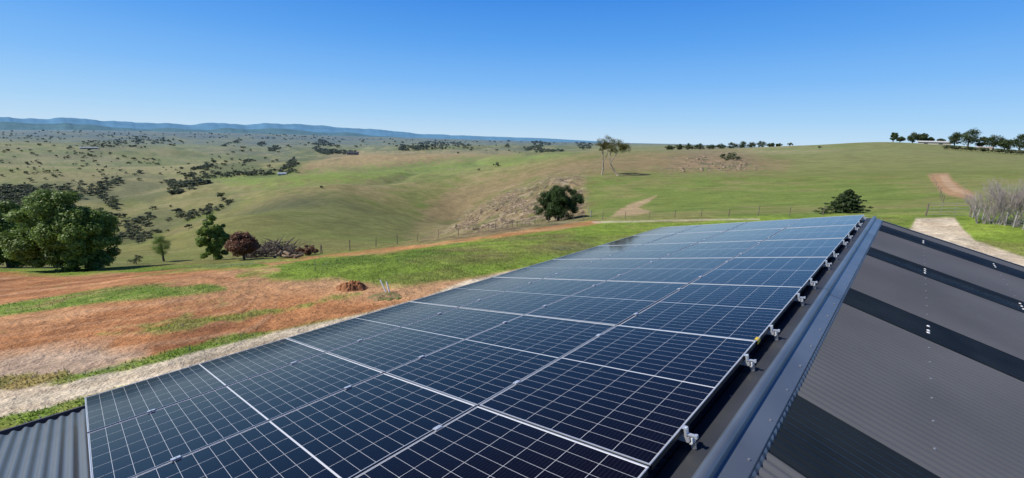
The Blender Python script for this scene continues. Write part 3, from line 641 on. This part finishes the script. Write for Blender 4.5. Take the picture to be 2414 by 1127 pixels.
# ------------------------------------------------------------ small things by the dirt
def mound(lab,x,y,wpx,hpx,mt,seed,nm='soil_mound',rough=.35):
    P=gp(x,y); ht,wd=dims(P,hpx,wpx); M_=70; g_=np.linspace(-1,1,M_); XX,YY=np.meshgrid(g_,g_); R2=np.sqrt(XX**2+YY**2)*(1+.5*(fbm(XX*1.7+seed,YY*1.7,3,seed)-.5))
    zz=np.clip(1-R2**2,0,1)*ht*(.45+rough*1.6*(fbm(XX*5+seed,YY*5,5,seed)-.35))-.04; zz=np.where(R2>.97,-.12,zz)
    V=np.stack([XX*wd/2,YY*wd/2,zz],-1).reshape(-1,3); ii=np.arange(M_*M_).reshape(M_,M_); q=np.stack([ii[:-1,:-1],ii[:-1,1:],ii[1:,1:],ii[1:,:-1]],-1).reshape(-1,4)
    o=link(nm,npmesh(nm,V,q,mt)); o.location=P; tag(o,lab,'mound'); return o
mound('small heap of dug red soil clods at the grass edge',829,680,80,22,REDS,3,rough=.9)
mound('low flat heap of brown soil around the white pipes',905,702,90,11,BRS,9,rough=.6)
for i,(x,y,dx,hh) in enumerate(((912,690,-.22,.42),(919,690,-.12,.36))):
    P=gp(x,y); q=MB(); q.tube([(0,0,-.05),(dx*1.2,.1,hh*1.15)],.028,10); o=q.build('pipe',WHITE); o.location=P; tag(o,('longer','shorter')[i]+' white plastic pipe sticking out of the soil heap','pipe','white pipes in the soil heap')
for i,(x,y) in enumerate(((743,638),(735,602))):
    P=gp(x,y); q=MB(); q.tube([(0,0,-.1),(.02,0,.5)],.014,6); o=q.build('marker_stake',POST); o.location=P; tag(o,('thin stake standing in the green paddock','thin stake beside the low brown bush')[i],'stake')
def rockmesh(seed):
    import bmesh
    g=np.random.default_rng(seed); bm=bmesh.new(); bmesh.ops.create_icosphere(bm,subdivisions=2,radius=1)
    for v in bm.verts: v.co*=g.uniform(.72,1.15); v.co.z*=.65
    v=np.array([v.co[:] for v in bm.verts]); f=np.array([[q.index for q in p.verts] for p in bm.faces]); bm.free(); return v,f
rv=[rockmesh(i) for i in range(5)]; Vs=[];Fs=[];nn=0
rp=[[(1060,545),(1120,500),(1185,462),(1260,440),(1250,500),(1180,535)],[(1185,470),(1300,420),(1370,415),(1375,500),(1280,520)]]
def scat(poly,N,thin=None):
    P=np.array(poly); x=rng.uniform(P[:,0].min(),P[:,0].max(),N*6); y=rng.uniform(P[:,1].min(),P[:,1].max(),N*6); ok=sdf(x,y,poly)>0
    if thin: ok&=fbm(x/thin,y/thin*2.2,3,9)>.5
    return list(zip(x[ok],y[ok]))[:N]
for poly,N,s1_,s2_,th in((rp[0],700,.15,1.0,40),(rp[1],420,.12,.7,40),([(1590,405),(1620,370),(1740,365),(1790,402)],240,.8,2.8,None)):
    for x,y in scat(poly,N,th):
        P=gp(x,y)
        if P is None: continue
        v,f=rv[rng.integers(5)]; sc=rng.uniform(s1_,s2_)*rng.random()**1.2+.1; a=rng.uniform(0,6.28); R=np.array([[math.cos(a),-math.sin(a),0],[math.sin(a),math.cos(a),0],[0,0,1]])
        Vs.append((v*sc)@R.T+np.array(P)); Fs.append(f+nn); nn+=len(v)
o=link('rock_scatter',npmesh('rock_scatter',np.concatenate(Vs),np.concatenate(Fs),ROCK)); tag(o,'pale brown rocks scattered over the rocky slope','rocks',kind='stuff')
protos=[]
for i in range(6):
    g=random.Random(i+50); cs=[];rs=[]
    for k in range(8): cs.append((g.uniform(-.4,.4),g.uniform(-.4,.4),g.uniform(.3,.8))); rs.append(g.uniform(.14,.3))
    c=[((.11,.13,.06),(.18,.20,.10)),((.12,.14,.07),(.20,.22,.115)),((.09,.11,.055),(.16,.18,.09))][i%3]
    V,Fq,Cv=leaves(cs,rs,24,.12,c,.8,i)
    q=MB(); q.tube([(0,0,-.1),(0,0,.5)],[.035,.02],5); tv=np.array(q.v); tf=np.array([f for f in q.f if len(f)==4])
    Vv=np.concatenate([V,tv]); Ff=np.concatenate([Fq,tf+len(V)]); Cq=np.concatenate([Cv,np.tile([[.16,.14,.11]],(len(tv),1))])
    protos.append((Vv,Ff,Cq,npmesh('hill_tree',Vv,Ff,LEAF,Cq)))
def hill_tree(P,ht,wd,lab,group,cat='tree',nm='hill_tree',k=None):
    o=link(nm,protos[k if k is not None else rng.integers(6)][3]); o.location=P; o.scale=(wd,wd,ht); o.rotation_euler.z=rng.uniform(0,6.28); tag(o,lab,cat,group); return o
regs=[([(0,345),(450,345),(560,400),(300,440),(0,440)],55,6),([(280,480),(560,450),(560,520),(300,560)],14,11),([(560,350),(1000,350),(1100,335),(700,335),(300,335)],36,4.5),([(430,420),(640,400),(700,350),(560,350)],24,6.5),([(0,470),(280,480),(290,560),(0,560)],22,13),([(1000,365),(1380,350),(1380,343),(1000,343)],20,4.5),([(0,330),(450,330),(450,345),(0,345)],20,4.5)]
for poly,N,px in regs:
    for x,y in scat(poly,N):
        P=gp(x,y)
        if P is None or depth(P)<70 or depth(P)>7000: continue
        k=depth(P)/F; z_=px*rng.uniform(.5,1.3); hill_tree(P,z_*k,z_*k*rng.uniform(1.0,1.6),'small dark tree dotted singly over the far left hillsides','single trees dotted over the left hills')
def wood_mass(lab,polys):
    Vs=[];Fs=[];Cs=[];nn=0
    for poly,N,px,th in polys:
        for x,y in scat(poly,N,th):
            P=gp(x,y)
            if P is None or depth(P)>8000: continue
            g1,g2=gfield(np.array([P.x]),np.array([P.y]))
            if max(g1[0],g2[0])<.3 and rng.random()>.35: continue
            k=depth(P)/F; v,f,c,_=protos[rng.integers(6)]; hh=px*rng.uniform(.4,1.3)*k; w=hh*rng.uniform(1.0,1.6)
            Vs.append(v*np.array([w,w,hh])+np.array(P)); Fs.append(f+nn); hz=1-math.exp(-depth(P)/8000); Cs.append(c*rng.uniform(.75,1.2)*(1-hz)+np.array([.18,.28,.36])*hz); nn+=len(v)  # hz blends painted distance haze into the tree colours
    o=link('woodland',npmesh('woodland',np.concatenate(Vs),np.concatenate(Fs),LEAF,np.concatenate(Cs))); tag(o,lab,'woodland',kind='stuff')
wood_mass('dark woodland filling the valley behind the large left trees',[(wood[0],700,8.5,90),(wood[1],320,9.5,90),([(0,455),(230,440),(300,470),(280,570),(0,590)],160,11,90)])
wood_mass('dark scrub woodland covering the middle distance gullies',[(wood[2],800,5.5,70),(wood[5],200,4,None),(wood[6],350,4,70),([(420,410),(700,398),(700,408),(440,425)],220,5.5,None),([(0,345),(560,345),(600,400),(0,430)],200,4.5,60)])
wood_mass('dark scrub woodland on the far central ridge and plain',[(wood[3],800,4.5,50),(wood[4],600,3,None)])
for x,y,sz,lab in((1168,392,12,'lone dark bush on the green hill crest in the middle'),(760,444,8,'lone small bush on the hillside left of the middle'),(1128,402,6,'tiny bush just left below the lone crest bush'),(1863,341,10,'tiny dark tree on the skyline left of the right hill'),(1932,350,7,'tiny shrub on the right hill slope')):
    P=gp(x,y)
    if P is None: P=at(x,1450)
    k=depth(P)/F; hill_tree(P,sz*k,sz*k*1.1,lab,None,'bush','field_bush',2)
for i,(x,y,sz) in enumerate(((1710,380,14),(1722,374,16),(1735,378,12),(1700,372,12))):
    P=gp(x,y); k=depth(P)/F; hill_tree(P,sz*k,sz*k*1.4,'grey green bush growing among the rocks of the outcrop','bushes on the rock outcrop','bush','outcrop_bush')
names=['first','second','third','fourth','fifth','sixth','seventh','eighth','ninth','tenth','eleventh','twelfth','thirteenth','fourteenth','fifteenth']
for i,(x,t,w,d) in enumerate(((2101,28,22,0),(2117,16,26,0),(2147,28,38,0),(2168,30,30,0),(2186,18,30,0),(2212,16,30,0),(2246,36,44,1400),(2278,52,66,1350),(2310,30,44,1380),(2338,40,58,1350),(2366,32,46,1330),(2400,46,62,1300),(2440,40,66,1300))):
    P=at(x,d) if d else crest(x,900,1900); k=depth(P)/F; ob=1/math.sqrt(1+((x-1207)/F)**2)
    tree('skyline_tree','dark tree on the right hilltop skyline, %s from the left'%names[i],P+Vector((0,0,-1)),t*k,w*k*ob*1.15,DKG,crown_lo=.05,nclump=30,nper=100,leaf=1.0,seed=60+i,group='trees on the right hilltop',crk=.4)
for i in range(16):
    x=2226+i*13; P=gp(x,352+i*.9) or crest(x,900,1900); k=depth(P)/F; hill_tree(P,12*k,17*k,'dark rounded bush in the hedge row below the right hilltop trees','hedge row bushes on the right hill','bush','hedge_bush',2)
for i,(x,t,w) in enumerate(((1580,14,40),(1602,17,40),(1625,19,40),(1650,18,38),(1676,16,34),(1700,16,34),(1728,18,36),(1750,20,34),(1772,17,30),(1795,18,36),(1818,12,28),(1836,10,22))):
    P=crest(x,600,1900); k=depth(P)/F; ob=1/math.sqrt(1+((x-1207)/F)**2)
    tree('ridge_tree','dark scrubby tree on the low middle ridge, %s from the left'%names[i],P-Vector((0,0,.15*t*k)),t*k,w*k*ob,DKG,crown_lo=.0,nclump=24,nper=80,leaf=.7*k,seed=90+i,group='trees on the low middle ridge',crk=.4)
def shed(lab,x,y,wpx,hpx,wallc,roofc,d=None,ang=0):
    P=at(x,d) if d else gp(x,y); k=depth(P)/F; w=wpx*k; hh=hpx*k; dp=w*.4
    root=empty('farm_shed',P,lab,'shed'); root.rotation_euler.z=-math.atan2(P.x,P.y)+ang
    q=MB(); q.box((0,0,hh*.3),(w,dp,hh*.7)); q.build('wall',mat('shed_wall',wallc,.7),root)
    q=MB(); e=.04*w; q.add([(-w/2-e,-dp/2-e,hh*.62),(w/2+e,-dp/2-e,hh*.62),(w/2+e,0,hh),(-w/2-e,0,hh),(-w/2-e,dp/2+e,hh*.62),(w/2+e,dp/2+e,hh*.62)],[(0,1,2,3),(3,2,5,4),(0,3,4),(1,5,2)]); q.build('roof',mat('shed_roof',roofc,.5,.1),root)
    dmt=mat('shed_door',(.1,.1,.1),.6)
    for sx in(.2,-.25): q=MB(); q.box((w*sx,-dp/2-.05,hh*.22),(w*.12,.1,hh*.42)); q.build('door',dmt,root)
shed('long white farm shed among trees on the right hilltop',2198,335,56,8,(.45,.42,.37),(.6,.6,.58),1420)
shed('small cream house between trees on the right hilltop',2318,338,24,7,(.45,.38,.3),(.4,.35,.32),1330)
shed('dark roofed farm shed on the brown hill in the middle distance',832,364,26,7,(.2,.18,.17),(.08,.08,.09))
shed('tiny pale farm building on the left green hills',210,350,30,4,(.4,.4,.4),(.35,.4,.4))
shed('small white building below the wooded gully',665,412,18,6,(.6,.6,.58),(.45,.5,.55))
# ------------------------------------------------------------ grass tufts
okm=(gr>.5)|((dm<.2)&(gv<.2)); sel=np.where(okm&(D>9)&(D<58)&(PY<1000)&(PX>-30)&(PX<2440)&(sdf(PX,PY,pad)>0))
N=90000; pick=rng.integers(0,len(sel[0]),N); ix,iy=sel[0][pick],sel[1][pick]
bx_=GX[ix,iy]+rng.normal(0,.05,N); by_=GY[ix,iy]+rng.normal(0,.05,N); bz_=GZ[ix,iy]+H0-.005
V=np.zeros((N,3,3)); an=rng.uniform(0,6.28,N); hh=rng.uniform(.02,.07,N)*(1+nG[ix,iy]*1.5); ww=rng.uniform(.01,.022,N)
V[:,0]=np.stack([bx_-ww*np.cos(an),by_-ww*np.sin(an),bz_],-1); V[:,1]=np.stack([bx_+ww*np.cos(an),by_+ww*np.sin(an),bz_],-1); V[:,2]=np.stack([bx_+rng.normal(0,.03,N),by_+rng.normal(0,.03,N),bz_+hh],-1)
Cg=C[ix,iy]*rng.uniform(.8,1.7,N)[:,None]; fl=rng.random(N)<.03; Cg[fl]=(.3,.25,.34)
o=link('grass_tufts',npmesh('grass_tufts',V.reshape(-1,3),np.arange(N*3).reshape(N,3),LEAF,np.repeat(Cg,3,0))); tag(o,'short green grass and weeds growing in the paddock','grass',kind='stuff')
# ------------------------------------------------------------ light, sky, camera
SA,SE=math.radians(-100),math.radians(47)
w=bpy.data.worlds.new('World'); scene.world=w; w.use_nodes=True; nt=w.node_tree; bg=nt.nodes['Background']
sk=nt.nodes.new('ShaderNodeTexSky'); sk.sky_type='NISHITA'; sk.sun_disc=False; sk.sun_elevation=SE; sk.sun_rotation=SA%(2*math.pi)
sk.altitude=300; sk.air_density=1.0; sk.dust_density=.2; sk.ozone_density=2.0
tc=nt.nodes.new('ShaderNodeTexCoord'); sp=nt.nodes.new('ShaderNodeSeparateXYZ'); nt.links.new(tc.outputs['Generated'],sp.inputs[0])
rp_=nt.nodes.new('ShaderNodeValToRGB'); e=rp_.color_ramp.elements; k_=1/.10
def cs_(c): return tuple((v/12.92 if v<=.04045 else ((v+.055)/1.055)**2.4)*k_ for v in (c[0]/255,c[1]/255,c[2]/255))+(1,)
e[0].position=0; e[0].color=cs_((192,223,249)); e[1].position=.05; e[1].color=cs_((160,208,250))
for p_,c_ in((.12,(122,186,250)),(.20,(86,163,244)),(.29,(54,139,234)),(.42,(30,95,190)),(.6,(18,58,130)),(1,(12,44,108))):
    x_=e.new(p_); x_.color=cs_(c_)
nt.links.new(sp.outputs[2],rp_.inputs['Fac'])
mx=nt.nodes.new('ShaderNodeMix'); mx.data_type='RGBA'; mx.inputs[0].default_value=.88; nt.links.new(sk.outputs[0],mx.inputs[6]); nt.links.new(rp_.outputs[0],mx.inputs[7])
nt.links.new(mx.outputs[2],bg.inputs['Color']); bg.inputs['Strength'].default_value=.10
ld=bpy.data.lights.new('Sun','SUN'); ld.energy=5.0; ld.angle=math.radians(.5); ld.color=(1,.95,.86)
lo=bpy.data.objects.new('Sun',ld); col.objects.link(lo); Dv=Vector((math.sin(SA)*math.cos(SE),math.cos(SA)*math.cos(SE),math.sin(SE))); lo.rotation_euler=Dv.to_track_quat('Z','Y').to_euler()
cd=bpy.data.cameras.new('Camera'); cd.sensor_width=36; cd.lens=36*F/2414; cd.clip_start=.05; cd.clip_end=80000
co=bpy.data.objects.new('Camera',cd); col.objects.link(co); co.matrix_world=Matrix.Translation((0,0,H0))@Matrix.Rotation(math.pi/2-TH,4,'X')@Matrix.Rotation(RO,4,'Z'); scene.camera=co
scene.view_settings.view_transform='Standard'; scene.view_settings.look='None'; scene.view_settings.exposure=0
